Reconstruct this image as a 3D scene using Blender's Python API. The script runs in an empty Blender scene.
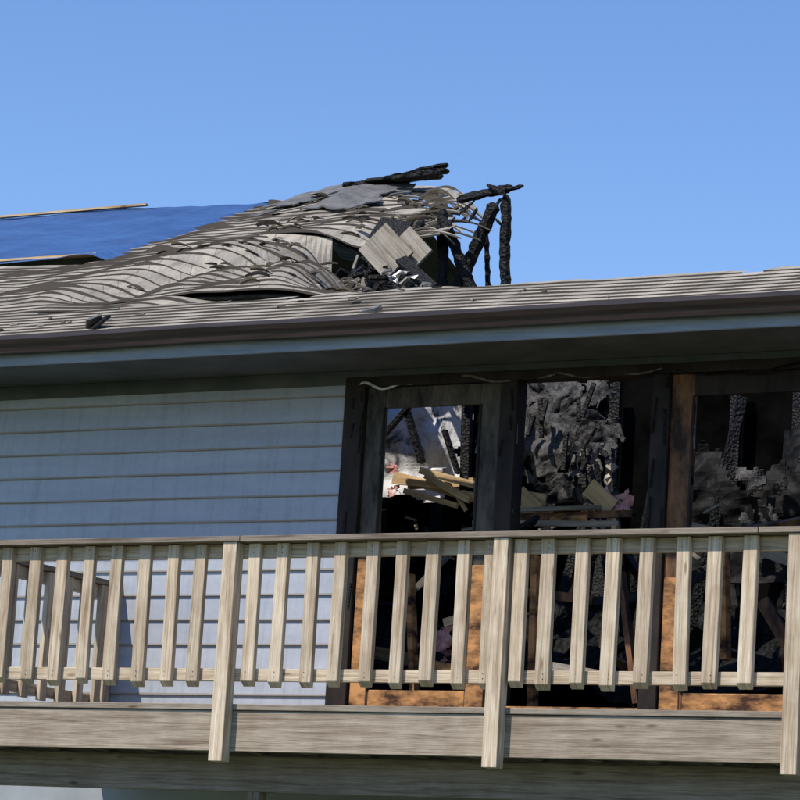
import bpy, math, random
from mathutils import Vector, Matrix, noise
random.seed(7)
sc=bpy.context.scene
def N3(x,y=0,z=0): return noise.noise(Vector((x,y,z)))
# ---------------------------------------------------------------- materials
def mat(name):
    m=bpy.data.materials.new(name); m.use_nodes=True
    nt=m.node_tree; return m,nt,nt.nodes['Principled BSDF']
def node(nt,t,**k):
    n=nt.nodes.new(t)
    for a,b in k.items():
        if a in n.inputs.keys(): n.inputs[a].default_value=b
        else: setattr(n,a,b)
    return n
def ramp(nt,src,stops):
    r=nt.nodes.new('ShaderNodeValToRGB'); e=r.color_ramp.elements
    while len(e)<len(stops): e.new(.5)
    for el,(p,c) in zip(e,stops):
        el.position=p; el.color=(c[0],c[1],c[2],1)
    nt.links.new(src,r.inputs[0]); return r.outputs[0]
def mixc(nt,a,b,fac,mode='MIX'):
    m=nt.nodes.new('ShaderNodeMix'); m.data_type='RGBA'; m.blend_type=mode
    for s,i in ((fac,0),(a,6),(b,7)):
        if hasattr(s,'links'): nt.links.new(s,m.inputs[i])
        elif i==0: m.inputs[0].default_value=s
        else: m.inputs[i].default_value=(s[0],s[1],s[2],1)
    return m.outputs[2]
def coords(nt,kind,scale=(1,1,1),rot=(0,0,0)):
    t=nt.nodes.new('ShaderNodeTexCoord'); m=nt.nodes.new('ShaderNodeMapping')
    m.inputs['Scale'].default_value=scale; m.inputs['Rotation'].default_value=rot
    nt.links.new(t.outputs[kind],m.inputs[0]); return m.outputs[0]
def nz(nt,co,scale,detail=6,rough=.6,dist=0):
    n=nt.nodes.new('ShaderNodeTexNoise'); n.inputs['Scale'].default_value=scale
    n.inputs['Detail'].default_value=detail; n.inputs['Roughness'].default_value=rough; n.inputs['Distortion'].default_value=dist
    nt.links.new(co,n.inputs['Vector']); return n.outputs[0]
def bump(nt,b,h,s,d=.01):
    n=nt.nodes.new('ShaderNodeBump'); n.inputs['Strength'].default_value=s; n.inputs['Distance'].default_value=d
    nt.links.new(h,n.inputs['Height']); nt.links.new(n.outputs[0],b.inputs['Normal'])
def island(nt):
    g=nt.nodes.new('ShaderNodeNewGeometry'); return g.outputs['Random Per Island']

def wood(name,light,mid,dark,rough=.8,var=.25):
    m,nt,b=mat(name)
    uv=coords(nt,'UV',(38,1.3,1)); g=nz(nt,uv,1.0,8,.65,.8)
    c=ramp(nt,g,[(.32,dark),(.5,mid),(.68,light)])
    uv2=coords(nt,'UV',(150,5,1)); g2=nz(nt,uv2,1,4,.6)
    c=mixc(nt,c,ramp(nt,g2,[(.3,(.52,.46,.40)),(.6,(1,1,1))]),.6,'MULTIPLY')
    big=nz(nt,coords(nt,'Object'),3.5,5)
    c=mixc(nt,c,ramp(nt,big,[(.35,(.68,.64,.60)),(.6,(1,1,1))]),.7,'MULTIPLY')
    v=node(nt,'ShaderNodeTexVoronoi',Scale=1.0); nt.links.new(coords(nt,'UV',(9,2.2,1)),v.inputs['Vector'])
    c=mixc(nt,c,ramp(nt,v.outputs['Distance'],[(.05,(.3,.2,.12)),(.12,(1,1,1))]),.7,'MULTIPLY')
    c=mixc(nt,c,ramp(nt,island(nt),[(0,(1-var,1-var*1.05,1-var*1.1)),(1,(1,1,1))]),1.0,'MULTIPLY')
    nt.links.new(c,b.inputs['Base Color']); b.inputs['Roughness'].default_value=rough
    b.inputs['Specular IOR Level'].default_value=.25
    bump(nt,b,g2,.6,.004); return m
M_wood=wood('weathered_wood',(.86,.74,.565),(.70,.575,.42),(.39,.27,.165),.8,.30)
M_rim=wood('weathered_rim_board',(.52,.445,.345),(.41,.34,.26),(.22,.16,.11),.8,.25)
M_cap=wood('weathered_cap_wood',(.40,.34,.27),(.29,.24,.19),(.14,.11,.085))
M_raw=wood('fresh_lumber',(.85,.66,.40),(.74,.53,.29),(.45,.3,.15),.7,.3)
M_ply=wood('sooty_plywood',(.50,.46,.39),(.38,.345,.29),(.16,.14,.115),.8,.5)

def charmat(name,base=.012,grey=.06,sc_=14,bs=.9,spec=.3):
    m,nt,b=mat(name)
    co=coords(nt,'Object')
    v=node(nt,'ShaderNodeTexVoronoi',Scale=sc_*2.2); nt.links.new(co,v.inputs['Vector'])
    n=nz(nt,co,sc_*.3,8,.7)
    c=ramp(nt,n,[(.42,(base,base,base)),(.62,(base*2,base*1.9,base*1.8)),(.78,(grey,grey*.96,grey*.92))])
    nt.links.new(c,b.inputs['Base Color']); b.inputs['Roughness'].default_value=.62
    b.inputs['Specular IOR Level'].default_value=spec
    bump(nt,b,v.outputs['Distance'],bs,.03); return m
M_char=charmat('charred_wood',.006,.025,20,.45,.18)
M_ash=charmat('ashy_debris',.007,.08,9,.8,.1)
M_under=charmat('burnt_roof_underside',.010,.03,6,.5,.1)
m,nt,b=mat('painted_lap_siding'); M_siding=m
co=coords(nt,'Object',(.35,1,3)); n=nz(nt,co,2.2,6); n2=nz(nt,coords(nt,'Object',(1,1,1)),30,4)
c=ramp(nt,n,[(.3,(.345,.37,.415)),(.7,(.435,.46,.505))])
c=mixc(nt,c,ramp(nt,n2,[(.35,(.86,.86,.86)),(.6,(1,1,1))]),.5,'MULTIPLY')
st=nz(nt,coords(nt,'Object',(4,1,.25)),3,6,.7); c=mixc(nt,c,ramp(nt,st,[(.32,(.76,.75,.72)),(.5,(1,1,1))]),.7,'MULTIPLY')
c=mixc(nt,c,ramp(nt,island(nt),[(0,(.9,.9,.91)),(1,(1,1,1))]),1,'MULTIPLY')
nt.links.new(c,b.inputs['Base Color']); b.inputs['Roughness'].default_value=.55
m,nt,b=mat('siding_lap_edge'); M_edge=m; b.inputs['Base Color'].default_value=(.30,.27,.23,1); b.inputs['Roughness'].default_value=.9

def plain(name,c1,c2,rough=.6,s=4,bs=0,streak=(1,1,1),spec=.5,lo=.35,hi=.65):
    m,nt,b=mat(name); n=nz(nt,coords(nt,'Object',streak),s,7,.65)
    nt.links.new(ramp(nt,n,[(lo,c1),(hi,c2)]),b.inputs['Base Color']); b.inputs['Roughness'].default_value=rough
    b.inputs['Specular IOR Level'].default_value=spec
    if bs: bump(nt,b,n,bs,.02)
    return m
M_gutter=plain('brown_gutter_metal',(.026,.016,.014),(.055,.036,.032),.35,5,0,(.3,1,8))
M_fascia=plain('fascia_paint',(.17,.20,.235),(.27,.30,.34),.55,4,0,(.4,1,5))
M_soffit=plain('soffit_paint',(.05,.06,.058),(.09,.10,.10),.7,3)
M_trim=plain('scorched_trim',(.010,.007,.006),(.034,.024,.018),.7,6,.5,(1,1,.4),spec=.25)
M_sash=plain('smoked_sash',(.012,.010,.008),(.105,.088,.066),.65,4.5,.4,(1.4,1,.5),spec=.25,lo=.38,hi=.62)
M_rust=plain('heat_browned_sash',(.025,.014,.009),(.21,.10,.045),.7,5,.4,(1.5,1,.6),spec=.25,lo=.38,hi=.62)
M_orange=plain('scorched_orange_sill',(.05,.022,.011),(.55,.27,.10),.7,5,.3,(.7,1,1.5),spec=.25,lo=.40,hi=.60)
m,nt,b=mat('sooty_drywall'); M_dry=m
n=nz(nt,coords(nt,'Object'),3.4,10,.75,.6); c=ramp(nt,n,[(.38,(.07,.07,.07)),(.44,(.5,.49,.48)),(.52,(.80,.79,.78))])
nt.links.new(c,b.inputs['Base Color']); b.inputs['Roughness'].default_value=.9; bump(nt,b,n,.6,.03)
m,nt,b=mat('scorched_plaster'); M_grey=m
n=nz(nt,coords(nt,'Object'),3.2,10,.72,1.0); fine=nz(nt,coords(nt,'Object'),40,5,.7)
c=ramp(nt,n,[(.42,(.008,.008,.008)),(.465,(.085,.083,.08)),(.60,(.15,.145,.14)),(.66,(.04,.04,.04))])
c=mixc(nt,c,ramp(nt,fine,[(.38,(.35,.35,.35)),(.58,(1,1,1))]),.8,'MULTIPLY')
nt.links.new(c,b.inputs['Base Color']); b.inputs['Roughness'].default_value=.95; b.inputs['Specular IOR Level'].default_value=.1; bump(nt,b,fine,.8,.02)
M_pink=plain('pink_insulation',(.45,.16,.14),(.75,.42,.38),1,14,.9)
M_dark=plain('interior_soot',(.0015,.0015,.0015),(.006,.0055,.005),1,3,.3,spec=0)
M_felt=plain('roof_felt',(.06,.06,.06),(.15,.145,.14),.85,5,.4)
M_grass=plain('grass',(.05,.07,.03),(.10,.12,.06),1,.8,.5)
M_base=plain('lower_wall',(.28,.30,.32),(.36,.38,.40),.7,2)
M_decking=wood('deck_boards',(.42,.37,.30),(.33,.28,.22),(.18,.14,.11))

m,nt,b=mat('asphalt_shingles'); M_sh=m
br=nt.nodes.new('ShaderNodeTexBrick'); nt.links.new(coords(nt,'UV'),br.inputs['Vector'])
for k,v in (('Scale',1.0),('Mortar Size',.004),('Brick Width',.31),('Row Height',1.0),('Mortar Smooth',.1)): br.inputs[k].default_value=v
br.inputs['Color1'].default_value=(.47,.42,.345,1); br.inputs['Color2'].default_value=(.34,.31,.26,1); br.inputs['Mortar'].default_value=(.20,.18,.15,1)
g=nz(nt,coords(nt,'Object'),60,4,.8); c=mixc(nt,br.outputs[0],ramp(nt,g,[(.3,(.6,.6,.6)),(.62,(1.0,1.0,1.0))]),.8,'MULTIPLY')
g2=nz(nt,coords(nt,'Object',(.5,1,1)),1.6,7,.65); c=mixc(nt,c,ramp(nt,g2,[(.34,(.50,.49,.48)),(.55,(1,1,1))]),.9,'MULTIPLY')
g3=nz(nt,coords(nt,'Object',(6,.5,.5)),2.0,5,.6); c=mixc(nt,c,ramp(nt,g3,[(.34,(.62,.61,.60)),(.5,(1,1,1))]),.8,'MULTIPLY')
nt.links.new(c,b.inputs['Base Color']); b.inputs['Roughness'].default_value=.95; b.inputs['Specular IOR Level'].default_value=.2; bump(nt,b,g,.6,.006)
m,nt,b=mat('shingle_butt_edge_shade'); M_shed=m; b.inputs['Base Color'].default_value=(.075,.062,.05,1); b.inputs['Roughness'].default_value=1  # dark brown butt edge; the shadow line under each lap is painted into it
m,nt,b=mat('blue_tarp_plastic'); M_tarp=m
n=nz(nt,coords(nt,'Object',(1,2,1)),1.3,5); nt.links.new(ramp(nt,n,[(.3,(.018,.06,.18)),(.7,(.035,.105,.27))]),b.inputs['Base Color']); b.inputs['Roughness'].default_value=.45
bump(nt,b,nz(nt,coords(nt,'Object',(1,3,1)),4,5),.7,.06)

# ---------------------------------------------------------------- mesh builder
class MB:
    def __init__(s): s.v=[];s.f=[];s.uv=[];s.mi=[];s.mats=[]
    def m(s,mt):
        if mt not in s.mats: s.mats.append(mt)
        return s.mats.index(mt)
    def face(s,pts,mt,uvs=None):
        i=len(s.v); s.v+= [tuple(p) for p in pts]; s.f.append(tuple(range(i,i+len(pts)))); s.uv.append(uvs or [(0,0)]*len(pts)); s.mi.append(s.m(mt))
    def hexa(s,c,mt,L=None):
        i=len(s.v); s.v+=[tuple(p) for p in c]; k=s.m(mt)
        L=(Vector(c[4])-Vector(c[0])).length; a=(Vector(c[1])-Vector(c[0])).length; d=(Vector(c[3])-Vector(c[0])).length
        ou,ov=random.uniform(0,50),random.uniform(0,50)
        for q,w,off in (((0,1,5,4),a,0),((1,2,6,5),d,a),((2,3,7,6),a,a+d),((3,0,4,7),d,2*a+d)):
            s.f.append(tuple(i+j for j in q)); s.uv.append([(ou+off,ov),(ou+off+w,ov),(ou+off+w,ov+L),(ou+off,ov+L)]); s.mi.append(k)
        for q in ((3,2,1,0),(4,5,6,7)):
            s.f.append(tuple(i+j for j in q)); s.uv.append([(ou,ov),(ou+a,ov),(ou+a,ov+d*.05),(ou,ov+d*.05)]); s.mi.append(k)
    def box(s,x0,x1,y0,y1,z0,z1,mt,axis=None):
        d=(x1-x0,y1-y0,z1-z0)
        if axis is None: axis=d.index(max(d))
        if axis==2: c=[(x0,y0,z0),(x1,y0,z0),(x1,y1,z0),(x0,y1,z0),(x0,y0,z1),(x1,y0,z1),(x1,y1,z1),(x0,y1,z1)]
        elif axis==0: c=[(x0,y0,z0),(x0,y1,z0),(x0,y1,z1),(x0,y0,z1),(x1,y0,z0),(x1,y1,z0),(x1,y1,z1),(x1,y0,z1)]
        else: c=[(x0,y0,z0),(x0,y0,z1),(x1,y0,z1),(x1,y0,z0),(x0,y1,z0),(x0,y1,z1),(x1,y1,z1),(x1,y1,z0)]
        s.hexa(c,mt)
    def board(s,p0,p1,w,t,mt,roll=0,taper=1,ref=(0,0,1)):
        p0=Vector(p0);p1=Vector(p1); d=(p1-p0).normalized(); r=Vector(ref)
        if abs(d.dot(r))>.95: r=Vector((0,1,0))
        a=d.cross(r).normalized(); b=a.cross(d).normalized(); q=Matrix.Rotation(roll,3,d); a=q@a;b=q@b
        c=[]
        for p,k in ((p0,1),(p1,taper)):
            for sa,sb in ((-1,-1),(1,-1),(1,1),(-1,1)): c.append(p+a*sa*w/2*k+b*sb*t/2*k)
        s.hexa(c,mt)
    def grid(s,P,nu,nv,mt,mask=None):
        i=len(s.v); k=s.m(mt)
        for a in range(nu+1):
            for b_ in range(nv+1): s.v.append(tuple(P(a/nu,b_/nv)))
        for a in range(nu):
            for b_ in range(nv):
                if mask and not mask((a+.5)/nu,(b_+.5)/nv): continue
                q=[i+a*(nv+1)+b_,i+(a+1)*(nv+1)+b_,i+(a+1)*(nv+1)+b_+1,i+a*(nv+1)+b_+1]
                s.f.append(tuple(q)); s.uv.append([(0,0)]*4); s.mi.append(k)
    def make(s,name,parent=None,bevel=0,smooth=False,solid=0):
        me=bpy.data.meshes.new(name); me.from_pydata(s.v,[],s.f)
        for mt in s.mats: me.materials.append(mt)
        me.polygons.foreach_set('material_index',s.mi)
        ul=me.uv_layers.new(name='UVMap'); fl=[c for f in s.uv for q in f for c in q]; ul.data.foreach_set('uv',fl)
        if smooth: me.polygons.foreach_set('use_smooth',[True]*len(me.polygons))
        me.validate(); me.update()
        o=bpy.data.objects.new(name,me); sc.collection.objects.link(o)
        if parent: o.parent=parent
        if solid:
            q=o.modifiers.new('s','SOLIDIFY'); q.thickness=solid
        if bevel:
            q=o.modifiers.new('b','BEVEL'); q.width=bevel; q.segments=1; q.limit_method='ANGLE'
        return o
def empty(name):
    o=bpy.data.objects.new(name,None); sc.collection.objects.link(o); return o

# ---------------------------------------------------------------- ground
g=MB(); g.grid(lambda u,v:(-400+800*u,-400+800*v,0),8,8,M_grass); g.make('ground')

# ================================================================ HOUSE
house=empty('burned_house')
XL,XR=-11.5,5.0
WY=2.0
sd=MB()
def lap(x0,x1,z0,h,y=WY):
    n=max(1,int((x1-x0)/.5)); 
    yb=y-.022; 
    def wob(x): return .004*N3(x*.8,z0*5)
    i=len(sd.v)
    xs=[x0+(x1-x0)*k/n for k in range(n+1)]
    k1=sd.m(M_siding); k2=sd.m(M_edge)
    for x in xs:
        w=wob(x); sd.v+=[(x,y,z0+w+.004),(x,yb,z0+w),(x,yb,z0+w+.012),(x,y-.004,z0+h+.006)]
    for k in range(n):
        a=i+4*k;b=a+4
        sd.f.append((a,b,b+1,a+1)); sd.mi.append(k2)
        sd.f.append((a+1,b+1,b+2,a+2)); sd.mi.append(k2)
        sd.f.append((a+2,b+2,b+3,a+3)); sd.mi.append(k1)
        sd.uv+=[[(0,0)]*4]*3
zs=[5.62-.178*k for k in range(14)]
for z in zs:
    lap(XL,-1.575,z,.178)
    lap(2.30,XR,z,.178)
sd.make('lap_siding',house)
w=MB()
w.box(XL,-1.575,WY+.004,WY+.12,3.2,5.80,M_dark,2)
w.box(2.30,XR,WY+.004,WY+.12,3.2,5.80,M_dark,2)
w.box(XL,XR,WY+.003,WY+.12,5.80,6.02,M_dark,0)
w.box(XL,XR,WY+.02,WY+.14,0,3.18,M_base,0)
w.box(XL,XL+.1,WY+.13,9.5,0,6.0,M_base,1); w.box(XR-.1,XR,WY+.13,9.5,0,6.0,M_base,1)
w.box(XL,XR,9.4,9.5,0,5.9,M_base,0)
w.make('walls',house)
t=MB()
t.box(XL,XR,WY-.035,WY+.001,5.70,5.797,M_soffit,0)
t.make('frieze_board',house)
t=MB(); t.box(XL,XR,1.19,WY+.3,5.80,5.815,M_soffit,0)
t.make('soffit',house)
t=MB(); t.box(XL-.05,XR+.05,1.165,1.19,5.775,5.99,M_fascia,0); t.make('fascia_board',house,.004)
prof=[(1.164,5.985),(1.164,5.862),(1.075,5.855),(1.062,5.895),(1.045,5.915),(1.030,5.945),(1.030,5.972),(1.042,5.975),(1.046,5.965)]
gt=MB(); n=90
def gx(k): return XL-.08+(XR-XL+.16)*k/n
for k in range(n):
    x0,x1=gx(k),gx(k+1); d0,d1=.010*N3(x0*.7,3),.010*N3(x1*.7,3)
    for (ya,za),(yb,zb) in zip(prof[:-1],prof[1:]):
        gt.face([(x0,ya,za+d0),(x1,ya,za+d1),(x1,yb,zb+d1),(x0,yb,zb+d0)],M_gutter)
gt.make('rain_gutter',house)

# ---- doors
d=MB()
Z0,ZT=3.235,5.75
def trimbox(x0,x1,z0,z1,mt,y0=WY-.04,y1=WY+.10): d.box(x0,x1,y0,y1,z0,z1,mt)
trimbox(-1.572,-1.41,Z0,ZT-.001,M_trim)
trimbox(-1.41,2.17,5.68,ZT-.001,M_trim,WY-.043,WY+.10)
trimbox(2.17,2.30,Z0,ZT-.002,M_trim)
trimbox(-.33,-.20,Z0,5.68,M_trim,WY-.03,WY+.12)
trimbox(.82,.95,Z0,5.68,M_trim,WY-.03,WY+.12)
def sash(x0,x1,ms,tw=.15,rw=.17,top=.15,bot=.30,mb=M_orange,ztop=5.68,tm=None):
    y0,y1=WY+.005,WY+.05
    d.box(x0+.001,x0+tw,y0,y1,Z0+.05,ztop-.002,ms,2); d.box(x1-rw,x1-.001,y0,y1,Z0+.05,ztop-.002,ms,2)
    d.box(x0+tw,x1-rw,y0+.002,y1-.002,ztop-top,ztop-.003,tm or ms,0); d.box(x0+tw,x1-rw,y0+.002,y1-.002,Z0+.05,Z0+bot,mb,0)
    for a in (x0+tw-.014,x1-rw-.004): d.box(a,a+.018,y0-.012,y0+.004,Z0+bot,ztop-top,M_trim,2)
sash(-1.41,-.33,M_sash)
sash(.95,2.17,M_rust,tw=.17,rw=.17,tm=M_trim)
d.box(-1.40,-1.27,WY-.006,WY+.003,3.3,4.45,M_orange,2)
d.box(-.49,-.35,WY-.006,WY+.003,3.3,4.40,M_orange,2)
d.box(.96,1.10,WY-.006,WY+.003,3.3,4.30,M_orange,2)
d.box(-.20,.82,WY+.02,WY+.07,Z0+.05,Z0+.20,M_orange,0)
d.box(-1.41,2.17,WY-.06,WY+.10,Z0-.01,Z0+.048,M_trim,0)
d.make('patio_doors',house,.004)
d=MB()
def curl(x0,x1,z,drop,y,mt=M_soffit,w=.02,ph=0):
    n=24; prev=None
    for k in range(n+1):
        u=k/n; p=Vector((x0+(x1-x0)*u,y-.02*math.sin(u*6+ph),z-drop*math.sin(u*math.pi)**1.5+.012*math.sin(u*11+ph)))
        if prev: d.face([prev,p,p+Vector((0,.012,w)),prev+Vector((0,.012,w))],mt)
        prev=p
curl(-1.45,-1.02,5.69,.035,WY-.05,M_dry); curl(-.62,.10,5.70,.03,WY-.052,M_ply,.018,1); curl(.1,.9,5.695,.02,WY-.052,M_ply,.015,2)
curl(1.0,1.9,5.69,.04,WY-.05,M_ash,.02,3)
for k in range(26):
    x=random.choice([-1.43,-1.5,-.31,-.23,.84,.93,2.2]); z=random.uniform(4,5.6)
    d.board((x,WY-.042,z),(x+random.uniform(-.02,.02),WY-.044,z+random.uniform(.05,.25)),.012,.008,M_char)
for k in range(70):
    x=random.choice([-1.262,-.503,-.203,.815,1.125]); z=random.uniform(4.3,5.5)
    d.board((x,WY+.0,z),(x+random.uniform(-.018,.018),WY,z-random.uniform(.04,.16)),.012,.006,random.choice([M_char,M_char,M_felt]))
d.make('burnt_door_trim',house)

# ---------------------------------------------------------------- roof surface
def interp(t,pts):
    if t<=pts[0][0]: return pts[0][1]
    for (a,b),(c,e) in zip(pts[:-1],pts[1:]):
        if t<=c: return b+(e-b)*(t-a)/(c-a)
    return pts[-1][1]
def Redge(y):
    if y<2.10: return XR+.05
    if y<2.60: return -2.60+.1*N3(y*9)
    if y<5.13: return interp(y,[(2.6,-1.62),(2.9,-1.90),(4.06,-2.77),(4.87,-3.45),(5.13,-3.75)])+.08*N3(y*4,2)
    return interp(y,[(5.13,-2.70),(6.16,-3.10),(7.34,-3.75),(7.9,-4.2)])+.12*N3(y*3,5)
def gs(v,s): return math.exp(-(v/s)**2)
def sstep(a,b,x):
    t=min(1,max(0,(x-a)/(b-a))); return t*t*(3-2*t)
def zroof(x,y,R=None):
    z=6.0+.4167*(y-1.15)
    k=sstep(1.6,3,y)*sstep(-8.5,-5.5,x)
    z+=.11*gs(x+4.85,.75)*gs(y-8.0,1.8)
    xc=-4.4+.22*(y-2.6)+.25*math.sin(y*1.4)
    if x<XR-.5:
        z+=k*(.08*gs(x-xc+.45,.55)-.12*gs(x-xc-.25,.30))*sstep(2.0,3.2,y)*(1-sstep(5.2,6.2,y))
        z+=k*.05*math.sin((x-xc)*7+y*1.2)*sstep(xc+.2,xc+.8,x)*sstep(2.6,3.3,y)*(1-sstep(4.9,5.2,y))
    z+=k*.05*N3(x*.9,y*.8,1)+k*.018*N3(x*3,y*2.2,4)
    z+=.02*N3(x*.45,y*.3,7)
    if R is not None and y>2.1:
        dd=max(0,R-x)
        if y<5.13:
            z-=.34*math.exp(-dd/.30); z+=.05*math.sin(dd*8+y*2.5)*math.exp(-dd/.8)
        else:
            z-=.03*math.exp(-dd/.30); z+=.025*math.sin(dd*7-y*3)*math.exp(-dd/.9)
    return z
sh=MB(); un=MB()
ys=[1.08]; 
while ys[-1]<7.85: ys.append(ys[-1]+ .125+.011*(ys[-1]-1.1))
kS=sh.m(M_sh);kE=sh.m(M_shed);kU=un.m(M_under)
reg=lambda y: 0 if y<2.1 else 1 if y<2.6 else 2 if y<5.13 else 3
for r,(y0,y1) in enumerate(zip(ys[:-1],ys[1:])):
    ym=(y0+y1)/2
    yb_=y1+.03
    Ra=Redge(y0) if reg(y0)==reg(ym) else Redge(ym)
    Rb=Redge(yb_) if reg(yb_)==reg(ym) else Redge(ym)
    Lx=XL-.1 if y0<4.75 else -6.0+.08*N3(ym*3,8)
    if ym>5.13: 
        q=random.uniform(-.05,.14); Ra+=q; Rb+=q-random.uniform(0,.08)
    R=Redge(ym)
    n=int((R-Lx)/.05)
    lastshort = (ys[r+1]>=2.10 and y0<2.10)
    i=len(sh.v); j=len(un.v)
    dy=random.uniform(-.010,.010)
    for k in range(n+1):
        x=Lx+(Ra-Lx)*k/n; xb=Lx+(Rb-Lx)*k/n
        dmg=sstep(1.8,3,y0)
        wv=.018*N3(x*1.3,r*.37)*sstep(1.3,2.5,y0)+.006*N3(x*4,r*1.7)+.022*dmg*max(0,N3(x*5,r*2.9)-.15)
        a=y0+wv+dy; bq=y1+.03+wv
        if lastshort: bq-=.10*max(0,N3(x*2.3,3.3))*2
        za=zroof(x,a,Ra)+.002; zb=zroof(xb,bq,Rb)-.003
        lift=.006+(.012*max(0,N3(x*1.6,r*3.1))*2+.003)*(.35+.65*dmg)+dmg*.06*max(0,N3(x*3.1,r*6.1)-.22)
        sh.v+=[(x,a,za-.006),(x,a-.004,za+lift),(xb,bq,zb)]
        un.v+=[(x,a+.03,za-.055),(xb,bq+.02,zb-.055)]
    for k in range(n):
        x0=Lx+(R-Lx)*k/n; x1=Lx+(R-Lx)*(k+1)/n; off=.155*(r%2)
        if lastshort and N3(x0*1.7,9.1)>.28: continue
        a=i+3*k;b=a+3
        sh.f.append((a,b,b+1,a+1)); sh.mi.append(kE); sh.uv.append([(0,0)]*4)
        sh.f.append((a+1,b+1,b+2,a+2)); sh.mi.append(kS); sh.uv.append([(x0+50+off,r+.02),(x1+50+off,r+.02),(x1+50+off,r+.98),(x0+50+off,r+.98)])
        if ym>5.0 and x0>R-.7: continue
        c=j+2*k
        un.f.append((c,c+1,c+3,c+2)); un.mi.append(kU); un.uv.append([(0,0)]*4)
sh.make('shingle_roof',house); un.make('roof_deck_underside',house,solid=.02)
rr=MB()
rr.grid(lambda u,v:(XL-.1+(-4.6-XL+.1)*u,7.93+v*3.2,8.80-v*1.33),20,6,M_sh)
rr.make('rear_roof_slope',house)
rb=MB()
def ribbon(p,dirx,L,drop,w,mt=M_sh,ph=0,up=.05):
    n=14; prev=None; p=Vector(p)
    for k in range(n+1):
        u=k/n; q=p+Vector((dirx[0]*L*u,dirx[1]*L*u,up*math.sin(u*3.1)-drop*u*u))
        tw=w*(1-.35*u); e=Vector((-dirx[1]*tw,dirx[0]*tw*.9,.35*tw*math.sin(u*3+ph)))
        if prev: 
            rb.face([prev[0],q,q+e,prev[1]],mt,[(k*.05,.5),(k*.05+.05,.5),(k*.05+.05,.9),(k*.05,.9)])
            rb.face([prev[0],q,q-Vector((0,0,.014)),prev[0]-Vector((0,0,.014))],M_shed)
        prev=(q,q+e)
for k in range(18):
    y=5.2+k*.125; x=Redge(y)-.30+random.uniform(-.05,.1); an=random.uniform(-.25,.12)
    ribbon((x,y,zroof(x,y,Redge(y))+.03+.006*k),(math.cos(an),math.sin(an)),random.uniform(.45,.78) if k<9 else random.uniform(.35,.6),random.uniform(.03,.12)+.010*k,random.uniform(.05,.10),M_sh,k,random.uniform(.02,.08))
for k in range(130):
    y=random.uniform(2.7,7.6); R=Redge(y); x=R-abs(random.gauss(0,1))*.9-.1
    if x<-5.9: continue
    z=zroof(x,y,R)+.02; an=random.uniform(-.6,.6)
    ribbon((x,y,z),(math.cos(an)*random.choice([1,-1]),math.sin(an)),random.uniform(.08,.22),random.uniform(-.03,.05),random.uniform(.03,.07),random.choice([M_sh,M_sh,M_shed,M_felt]),k,.02)
rb.make('curled_shingle_strips',house)
ft=MB()
def feltP(u,v):
    x=-5.65+1.40*u+.15*N3(v*3,1); y=6.6+1.25*v+.2*N3(u*3,2)
    return (x,y,zroof(x,y)+.045+.03*N3(x*3,y*3)+.03*max(0,N3(x*8,y*8)))
ft.grid(feltP,44,30,M_felt,lambda u,v: N3(u*3.5,v*2.2,6)+.3*N3(u*12,v*9,2)+ .28-1.4*abs(v-.55)*abs(u-.5)>-.02)
ft.make('torn_roof_felt',house,solid=.012)

# ---------------------------------------------------------------- tarp
tp=MB()
def tarpP(u,v):
    x=-12.0+6.5*u; y=4.83+3.12*v
    e=.035*N3(x*1.1,y*1.5,3)+.02*N3(x*4,y*1.2)+.012*N3(x*2,y*7,3)
    return (x,y,zroof(-9,y)*1.0+.05+e+.03*math.sin(x*1.3)*v-.10*sstep(-6.0,-5.6,x))
tp.grid(tarpP,120,50,M_tarp)
def tarpB(u,v):
    x=-12.0+6.5*u; return (x,7.95+v*.8,zroof(-9,7.95)+.05+.03*math.sin(x*1.3)+.02*N3(x*4,9.5)-.33*v-.10*sstep(-6.0,-5.6,x))
tp.grid(tarpB,60,6,M_tarp)
tp.make('blue_tarp',None,smooth=True)
bt=MB()
zt=zroof(-9,7.9)
bt.board((-11.9,7.88,zt+.085),(-7.50,7.88,zt+.10),.05,.02,M_raw)
bt.board((-11.9,4.86,zroof(-9,4.86)+.07),(-5.95,4.95,zroof(-6,4.95)+.06),.06,.02,M_raw)
bt.make('tarp_batten')

# ---------------------------------------------------------------- charred trusses
tr=MB()
def knobby(p0,p1,w,seed=0,t=None,mt=M_char):
    p0=Vector(p0);p1=Vector(p1);L=(p1-p0).length;n=max(3,int(L/.04)); d_=(p1-p0).normalized()
    a=d_.cross(Vector((0,1,0))); a=a.normalized() if a.length>.1 else Vector((1,0,0)); b_=a.cross(d_)
    rings=[]
    t=t or w*.75
    for k in range(n+1):
        u=k/n; c=p0.lerp(p1,u)+a*.012*N3(u*L*3,seed); rg=[]
        for q in range(6):
            an=q*math.pi/3; f=1+.42*N3(u*L*16,q*1.9,seed)
            if k in(0,n): f*=.5
            rg.append(c+a*math.cos(an)*w/2*f+b_*math.sin(an)*t/2*f)
        rings.append(rg)
    i=len(tr.v); k_=tr.m(mt)
    for rg in rings: tr.v+=[tuple(v) for v in rg]
    for k in range(n):
        for q in range(6):
            tr.f.append((i+k*6+q,i+k*6+(q+1)%6,i+(k+1)*6+(q+1)%6,i+(k+1)*6+q)); tr.mi.append(k_); tr.uv.append([(0,0)]*4)
    for e in (0,n): tr.f.append(tuple(i+e*6+q for q in range(6))); tr.mi.append(k_); tr.uv.append([(0,0)]*6)
Y=5.5
def ext(a,b,zlow):
    a=Vector(a);b=Vector(b); k=(a.z-zlow)/(a.z-b.z); return a+(b-a)*k
knobby((-2.25,Y,8.03),ext((-2.25,Y,8.03),(-2.21,Y,7.27),5.6),.10,1)
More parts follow.
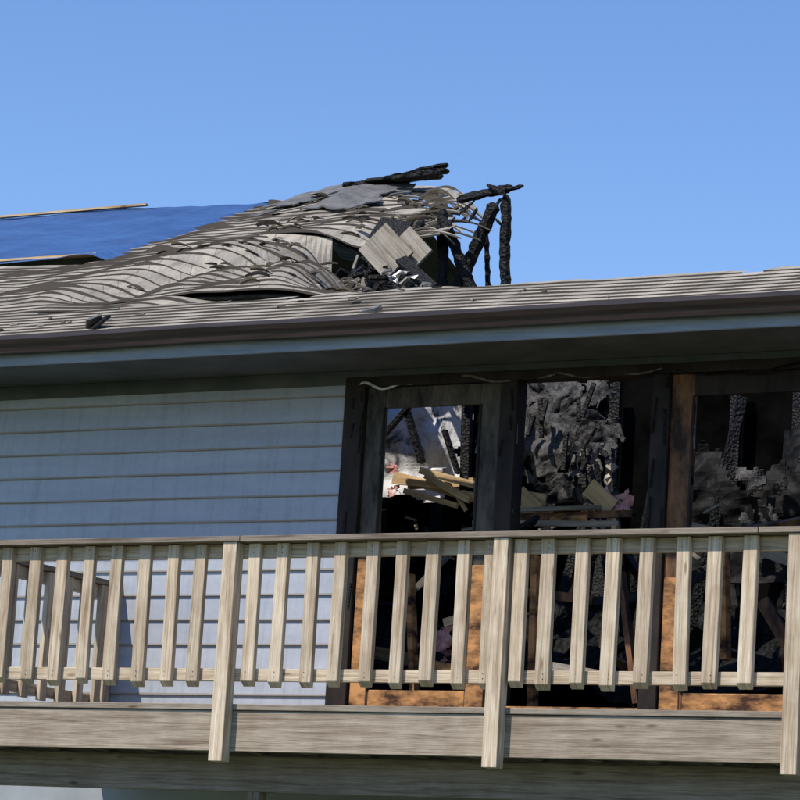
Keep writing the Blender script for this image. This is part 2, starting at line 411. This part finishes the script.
knobby((-2.84,Y,7.95),ext((-2.84,Y,7.95),(-2.80,Y,7.27),5.6),.11,2)
knobby((-2.38,Y+.06,7.99),ext((-2.38,Y+.06,7.99),(-2.68,Y+.06,7.28),6.6),.13,3)
knobby((-2.80,Y-.06,7.86),ext((-2.80,Y-.06,7.86),(-2.52,Y-.06,7.30),6.7),.10,4)
knobby((-2.97,Y-.1,7.85),ext((-2.97,Y-.1,7.85),(-3.12,Y-.1,7.58),6.8),.085,5)
knobby((-2.62,Y+.35,8.0),ext((-2.62,Y+.35,8.0),(-2.55,Y+.35,7.3),6.5),.05,6)
knobby((-2.72,Y+.02,8.03),(-2.20,Y+.02,8.10),.08,7)
knobby((-2.75,Y+.1,8.04),(-2.14,Y+.1,8.13),.04,8)
knobby((-2.42,Y-.02,8.13),(-2.22,Y-.05,8.02),.045,9)
for k in range(10):
    x=random.uniform(-2.9,-2.2); z=random.uniform(7.85,8.05)
    knobby((x,Y+.05,z),(x+random.uniform(-.12,.12),Y+random.uniform(-.1,.1),z-random.uniform(.05,.15)),.025,k+20)
knobby((-5.15,7.7,8.88),(-4.10,7.7,8.91),.06,30,.16)
knobby((-4.85,7.6,8.88),(-3.98,7.6,8.92),.06,31,.14)
knobby((-4.55,7.65,8.90),(-4.02,7.65,9.00),.045,32,.12)
knobby((-4.5,7.5,8.85),(-3.98,7.45,8.85),.06,33,.14)
tr.make('charred_roof_truss')

cv=MB()
cv.board((-2.33,3.5,7.20),(-2.03,3.42,6.93),.30,.02,M_ply,roll=1.25)
cv.board((-2.12,3.6,7.23),(-1.86,3.5,7.00),.17,.02,M_ply,roll=1.2)
cv.board((-2.55,3.9,7.38),(-2.2,3.8,7.30),.20,.02,M_char,roll=1.1)
cv.board((-1.95,3.3,6.95),(-1.55,3.1,6.66),.09,.035,M_char,roll=.6)
for k in range(80):
    u=random.random(); x=-1.45-u*1.7+random.uniform(-.35,.15); y=2.5+u*2.4; z=6.42+.34*(y-2.3)+random.uniform(-.25,.08)
    dx=Vector((random.uniform(-1,1),random.uniform(-.6,.6),random.uniform(-.8,.8))).normalized()*random.uniform(.1,.30)
    cv.board(Vector((x,y,z))-dx/2,Vector((x,y,z))+dx/2,random.uniform(.03,.10),random.uniform(.008,.035),random.choice([M_char,M_char,M_char,M_char,M_ash,M_ply]),roll=random.uniform(0,3))
def crumple(mb,c,w,h,mt,seed,tilt=.6,keep=.0):
    c=Vector(c)
    def P(u,v):
        a=(u-.5)*w;b=(v-.5)*h
        return c+Vector((a+.25*w*N3(u*3,v*3,seed),.35*w*N3(u*2.5,v*2.5,seed+5)+b*math.cos(tilt)*.6,b*math.sin(tilt)+.3*h*N3(u*2.7,v*2.7,seed+9)))
    mb.grid(P,12,12,mt,lambda u,v: N3(u*3,v*3,seed+2)-.9*max(0,math.hypot(u-.5,v-.5)-.28)>-.12+keep)
for k,(x,y,z) in enumerate([(-1.75,3.0,6.72),(-1.62,3.0,6.64),(-1.85,3.1,6.78),(-1.55,2.8,6.58),(-2.0,3.2,6.85),(-2.45,4.0,7.15),(-2.6,4.2,7.22)]):
    crumple(cv,(x,y,z),.16,.14,[M_dry,M_felt,M_dry,M_ash,M_felt,M_ply,M_felt][k],k*3.3)
cv.board((-3.32,1.25,6.05),(-3.12,1.12,6.05),.16,.02,M_char,roll=.8)
cv.board((-3.33,1.3,6.03),(-3.22,1.15,6.10),.12,.015,M_felt,roll=.5)
cv.board((-1.02,1.2,6.03),(-.85,1.12,6.03),.06,.03,M_felt,roll=.5)
for k in range(30):
    x=random.uniform(-6,3); y=random.uniform(1.2,2.0); z=zroof(x,y)+.02
    cv.board((x,y,z),(x+random.uniform(-.10,.10),y+random.uniform(-.05,.05),z+.005),random.uniform(.01,.025),.008,random.choice([M_char,M_felt,M_ply]))
for k in range(30):
    x=random.uniform(-1.3,4); y=2.08; z=zroof(x,2.0)+.0
    cv.board((x,y,z),(x+random.uniform(.05,.35),y+.02,z+random.uniform(-.02,.03)),.03,.015,random.choice([M_char,M_felt,M_char]))
cv.make('roof_debris')

# ================================================================ INTERIOR
inn=MB()
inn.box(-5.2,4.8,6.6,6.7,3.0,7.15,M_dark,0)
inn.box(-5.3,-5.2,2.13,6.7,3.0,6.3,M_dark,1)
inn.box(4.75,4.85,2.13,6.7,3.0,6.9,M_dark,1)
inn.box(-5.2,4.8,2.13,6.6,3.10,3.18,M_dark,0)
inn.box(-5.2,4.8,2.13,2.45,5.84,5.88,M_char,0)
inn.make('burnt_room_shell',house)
it=MB()
def mound(u,v):
    x=-5+9.6*u; y=2.6+3.9*v
    h=.4+.75*sstep(0,.7,v)+.35*N3(x*1.1,y*1.3,2)+.16*N3(x*4,y*4,3)+.07*N3(x*11,y*11,5)
    return (x,y,3.2+max(0,h))
it.grid(mound,150,60,M_ash)
for k in range(18):
    x=-4.9+k*.55
    it.board((x,6.45,3.2),(x+.03*N3(k),6.45,6.6+.3*N3(k,3)),.09,.06,M_char)
for k in range(8):
    x=-.9+k*.7; it.board((x,2.2,5.95),(x+.2*N3(k,1),3.0+1.2*abs(N3(k*3,4)),5.93-.4*abs(N3(k,7))),.05,.14,M_char)
# leaning burnt framing behind the centre and right openings
for k in range(20):
    x=random.uniform(-.4,2.6); y=random.uniform(3.6,5.4); x-=.58*(y-3)
    it.board((x,y,4.2),(x+random.uniform(-.5,.5),y+.4,random.uniform(5.2,6.1)),.07,.05,random.choice([M_char,M_char,M_under]),roll=random.uniform(0,1))
for k in range(150):
    x=random.uniform(-4,3.8); y=random.uniform(2.7,6); z=3.2+.4+random.uniform(0,1.2)
    dx=Vector((random.uniform(-1,1),random.uniform(-.5,.5),random.uniform(-.8,.6))).normalized()*random.uniform(.2,.9)
    it.board(Vector((x,y,z))-dx/2,Vector((x,y,z))+dx/2,random.uniform(.03,.12),random.uniform(.015,.05),random.choice([M_char]*8+[M_ply,M_rust]),roll=random.uniform(0,3))
it.make('charred_debris_pile')
dw=MB()
def dryP(u,v):
    x=-2.65+1.46*u+.05*N3(v*3,4); z=4.70+1.20*v
    return (x,3.15+.10*N3(u*2,v*2,3)+.05*N3(u*7,v*7,1)+.12*u,z)
dw.grid(dryP,60,60,M_dry,lambda u,v: u<.93+.11*N3(v*9,2)-.25*max(0,.40-v) and v>.34+.1*N3(u*6,4))
dw.make('sooty_drywall_sheet',solid=.012)
bm_=MB()
bm_.board((-1.66,2.95,5.80),(-1.44,2.9,5.30),.05,.04,M_char); bm_.board((-1.80,2.95,5.52),(-1.56,2.9,5.74),.04,.03,M_char)
bm_.board((-1.32,3.0,5.55),(-1.16,2.95,5.22),.04,.03,M_char)
bm_.board((-1.17,3.05,5.75),(-1.12,3.0,5.1),.07,.05,M_char)
bm_.make('charred_studs')
hs=MB()
def hangP(u,v):
    top=Vector((-1.02+.84*u,3.5,6.05)); bot=Vector((-.86+.86*u,3.35,5.05))
    p=top.lerp(bot,v)
    p.y+=.22*N3(u*1.6,v*2,7)+.07*N3(u*5,v*6,3)+.02*N3(u*15,v*15,3); p.x+=.07*N3(v*4,1)+.02*N3(u*15,v*15,9); p.z+=.02*N3(u*15,v*15,5); return p
def hmask(u,v): return N3(u*2.6,v*3.4,1)*.6+N3(u*9,v*10,1)*.36+N3(u*22,v*22,4)*.18+.52-1.1*abs(u-.40-.30*(v-.5))*(.55+1.2*v)>0.0
hs.grid(hangP,84,96,M_grey,hmask)
for k in range(16):
    x=random.uniform(-.95,-.15); z=random.uniform(5.15,5.95)
    hs.board((x,3.2,z),(x+random.uniform(-.08,.08),3.15,z-random.uniform(.08,.3)),.02,.01,M_char)
for k in range(12):
    x=-.40+.03*k+random.uniform(-.03,.03); z=5.42-.012*k+random.uniform(-.12,.1)
    hs.board((x,3.25,z),(x+random.uniform(.0,.07),3.22,z-random.uniform(.02,.09)),random.uniform(.02,.05),.004,random.choice([M_felt,M_ply,M_char]),roll=random.uniform(0,1.5))
hs.make('hanging_plaster_sheet',solid=.010)
q=MB()
crumple(q,(-.30,3.3,5.28),.22,.2,M_felt,1); crumple(q,(-.18,3.3,5.42),.14,.2,M_felt,5.7)
q.make('plaster_scrap',solid=.008)
# scorched wall panel still standing behind the right opening
wp=MB()
def wallP(u,v):
    x=.05+1.5*u; z=4.55+1.25*v; return (x,4.0+.12*N3(u*3,v*3,11)+.04*N3(u*11,v*11,2),z)
wp.grid(wallP,60,50,M_under,lambda u,v: v<.72+.35*N3(u*4,3.3)+.12*N3(u*15,1.2))
wp.grid(lambda u,v:(.62+.42*u,3.85+.08*N3(u*4,v*4,2),4.75+.62*v),24,30,M_grey,lambda u,v:N3(u*4,v*4,8)+.25*N3(u*12,v*12,3)-.9*max(0,math.hypot(u-.5,v-.5)-.33)>-.05)
wp.make('scorched_wall_panel',solid=.012)
lm=MB()
for a,b_,w_,t_ in [((-1.72,3.0,5.22),(-1.02,3.0,5.04),.07,.035),((-1.62,3.05,5.16),(-1.05,3.0,5.16),.06,.035),((-1.70,2.95,5.18),(-1.25,3.0,5.13),.05,.04),
                 ((-1.45,2.9,5.24),(-1.02,2.95,5.13),.05,.03),((-1.80,2.9,5.06),(-1.80,2.95,4.5),.05,.05),((-1.4,2.9,5.20),(-1.0,2.85,5.0),.045,.03),
                 ((-1.6,2.95,5.10),(-1.15,2.95,4.98),.04,.03),((-1.3,2.98,5.22),(-1.1,3.0,4.95),.03,.02)]:
    lm.board(a,b_,t_,w_,M_raw)
lm.board((-1.52,3.02,5.26),(-1.30,3.0,5.26),.06,.02,M_dry,roll=.4)
lm.board((-.66,2.9,4.97),(-.42,2.9,4.93),.02,.22,M_raw)
lm.board((-.60,2.86,5.06),(-.44,2.86,4.92),.02,.09,M_raw)
lm.board((-.64,2.8,4.86),(.32,2.8,4.87),.03,.05,M_rust)
lm.board((-.62,2.75,4.81),(.25,2.75,4.79),.03,.04,M_ply)
lm.board((-.60,2.72,4.90),(.1,2.75,4.91),.03,.03,M_ply)
lm.board((-.05,2.85,5.08),(.15,2.85,4.92),.02,.13,M_raw)
lm.board((-.30,2.78,4.83),(-.02,2.8,4.84),.03,.05,M_orange)
for a,b_,w_,mt in [((.30,2.6,4.75),(.25,2.6,3.9),.07,M_raw),((-1.75,2.7,3.9),(-1.3,2.6,3.82),.09,M_raw),((-1.0,2.5,3.75),(-.5,2.45,3.68),.09,M_orange),
                 ((-.1,2.4,3.75),(.5,2.4,3.66),.08,M_ply),((1.2,2.4,4.7),(1.25,2.4,3.8),.09,M_orange),((.6,2.6,4.78),(1.1,2.7,4.70),.06,M_ply),
                 ((1.3,2.8,4.6),(1.9,2.8,4.4),.08,M_ply),((-.5,2.5,4.3),(.2,2.5,4.22),.06,M_rust),((-1.2,2.4,4.4),(-1.1,2.4,3.5),.08,M_orange),((.45,2.4,4.4),(.62,2.4,3.5),.08,M_rust),
                 ((-.15,2.3,4.5),(-.12,2.3,3.4),.09,M_orange),((1.5,2.4,4.2),(1.9,2.4,3.6),.09,M_rust),((-.9,2.4,4.05),(-.55,2.4,4.15),.06,M_raw)]:
    lm.board(a,b_,w_*.5,w_,mt)
for k in range(40):
    x=random.uniform(-1.8,1.3); z=random.uniform(4.66,4.90) ; y=random.uniform(2.8,3.4)
    lm.board((x,y,z),(x+random.uniform(-.2,.2),y,z+random.uniform(-.1,.08)),.012,random.uniform(.01,.03),random.choice([M_raw,M_ply,M_char,M_ply]))
lm.make('broken_lumber')
pk=MB()
for k,(x,y,z,s) in enumerate([(.08,2.9,4.98,.22),(.17,2.9,4.95,.18),(-1.78,3.05,5.28,.12),(-.70,2.95,4.95,.10),(-1.12,2.7,4.0,.25),(-1.0,2.7,3.85,.2),(-1.72,3.0,5.12,.10)]):
    crumple(pk,(x,y,z),s,s,M_pink,k*2.9,.9,-.1)
pk.make('pink_insulation',smooth=True)

# ================================================================ DECK
dk=MB()
DX0,DX1=-3.5,4.9
y=-.0
while y<1.90:
    dk.box(DX0,DX1,y,y+.135,3.19,3.228,M_decking,0); y+=.141
dk.box(DX0+.01,-1.165,.012,.05,2.93,3.187,M_rim,0)
dk.box(-1.16,.83,.012,.05,2.93,3.187,M_rim,0)
dk.box(.835,DX1,.012,.05,2.93,3.187,M_rim,0)
for q in range(21): dk.box(DX0+.02+q*.4,DX0+.058+q*.4,.052,1.93,2.94,3.188,M_decking,1)
dk.box(DX0,DX1,1.935,1.975,2.93,3.187,M_decking,0)
dk.box(DX0,DX1,.35,.44,2.70,2.93,M_decking,0)
for x in (-3.3,-1.1,.85,2.9,4.7): dk.box(x-.045,x+.045,.35,.44,0,2.70,M_decking,2)
dk.make('wooden_deck',None,.003)

rl=MB()
def jit(s=.004): return random.uniform(-s,s)
posts=[-3.44,-1.135,.815,2.74,4.8]
for x in posts:
    rl.box(x-.050,x+.050,-.083,.010,2.86,4.255,M_wood,2)
for a,b_ in zip(posts[:-1],posts[1:]):
    rl.box(a-.0,b_-.002,.012,.048,4.165,4.252,M_wood,0)
    rl.box(a-.0,b_-.002,.012,.048,3.375,3.455,M_wood,0)
for a,b_ in ((DX0-.05,-1.06),(-1.055,2.5),(2.505,4.9)):
    rl.box(a,b_,-.095,.065,4.256+jit(.002),4.292,M_cap,0)
xs=[-3.352,-3.133,-2.914,-2.695,-2.476]+[-2.258+.2187*i for i in range(5)]+[-.985]+[-.773+.2187*i for i in range(7)]+[.712,.930]+[1.1186+.2187*i for i in range(7)]+[2.85+.2187*i for i in range(9)]
for x in xs:
    w_=.043+jit(.003); x+=jit(.010); y0,y1=-.031+jit(.003),.010; zb=3.340+jit(.012); l=jit(.012)
    c=[(x-w_+l,y0,zb+.035),(x+w_+l,y0,zb+.035),(x+w_+l,y1,zb),(x-w_+l,y1,zb),(x-w_,y0,4.252),(x+w_,y0,4.252),(x+w_,y1,4.252),(x-w_,y1,4.252)]
    rl.hexa(c,M_wood)
X=-3.44
rl.box(X-.075,X+.075,.07,1.97,4.256,4.292,M_cap,1)
rl.box(X-.018,X+.018,.05,1.96,4.165,4.252,M_wood,1)
rl.box(X-.018,X+.018,.05,1.96,3.375,3.455,M_wood,1)
rl.box(X-.045,X+.045,1.88,1.965,3.23,4.25,M_wood,2)
yy=.22
while yy<1.8:
    rl.box(X+.02,X+.058,yy,yy+.08,3.345,4.252,M_wood,2); yy+=.2187
for x in xs:
    for z in (4.19,4.225,3.40,3.43):
        rl.box(x-.003,x+.003,-.0345,-.028,z-.003,z+.003,M_trim)
rl.make('deck_railing',None,.0025)

# ================================================================ light, sky, camera
el=math.radians(54.6); az=math.radians(203)
sd_=Vector((math.sin(az)*math.cos(el),math.cos(az)*math.cos(el),math.sin(el)))
L=bpy.data.lights.new('sun','SUN'); L.energy=5.0; L.angle=math.radians(.5); L.color=(1,.94,.85)
lo=bpy.data.objects.new('sun',L); lo.rotation_euler=(-sd_).to_track_quat('-Z','Y').to_euler(); sc.collection.objects.link(lo)
W=bpy.data.worlds.new('World'); sc.world=W; W.use_nodes=True; nt=W.node_tree
bg=nt.nodes['Background']; sky=nt.nodes.new('ShaderNodeTexSky'); sky.sky_type='NISHITA'; sky.sun_disc=False
sky.sun_elevation=el; sky.sun_rotation=az; sky.air_density=1.0; sky.dust_density=.1; sky.ozone_density=4.0
hs_=nt.nodes.new('ShaderNodeHueSaturation'); hs_.inputs['Saturation'].default_value=1.13; hs_.inputs['Hue'].default_value=.509; hs_.inputs['Value'].default_value=1.16
nt.links.new(sky.outputs[0],hs_.inputs['Color']); nt.links.new(hs_.outputs[0],bg.inputs[0]); bg.inputs[1].default_value=.15
sc.view_settings.view_transform='Standard'; sc.view_settings.look='None'; sc.view_settings.exposure=0
D,th,pi_,ro=19.1675,.5187,.1833,.0621
C=Vector((D*math.sin(th),-D*math.cos(th),1.6))
fw=Vector((-math.sin(th)*math.cos(pi_),math.cos(th)*math.cos(pi_),math.sin(pi_)))
r=Vector((math.cos(th),math.sin(th),0)); u=r.cross(fw)
r2=r*math.cos(ro)+u*math.sin(ro); u2=-r*math.sin(ro)+u*math.cos(ro)
cam=bpy.data.cameras.new('camera'); cam.sensor_width=36; cam.lens=36*3100/800; cam.clip_end=2000
co=bpy.data.objects.new('camera',cam); sc.collection.objects.link(co)
mt=Matrix((r2,u2,-fw)).transposed().to_4x4(); mt.translation=C; co.matrix_world=mt
sc.camera=co
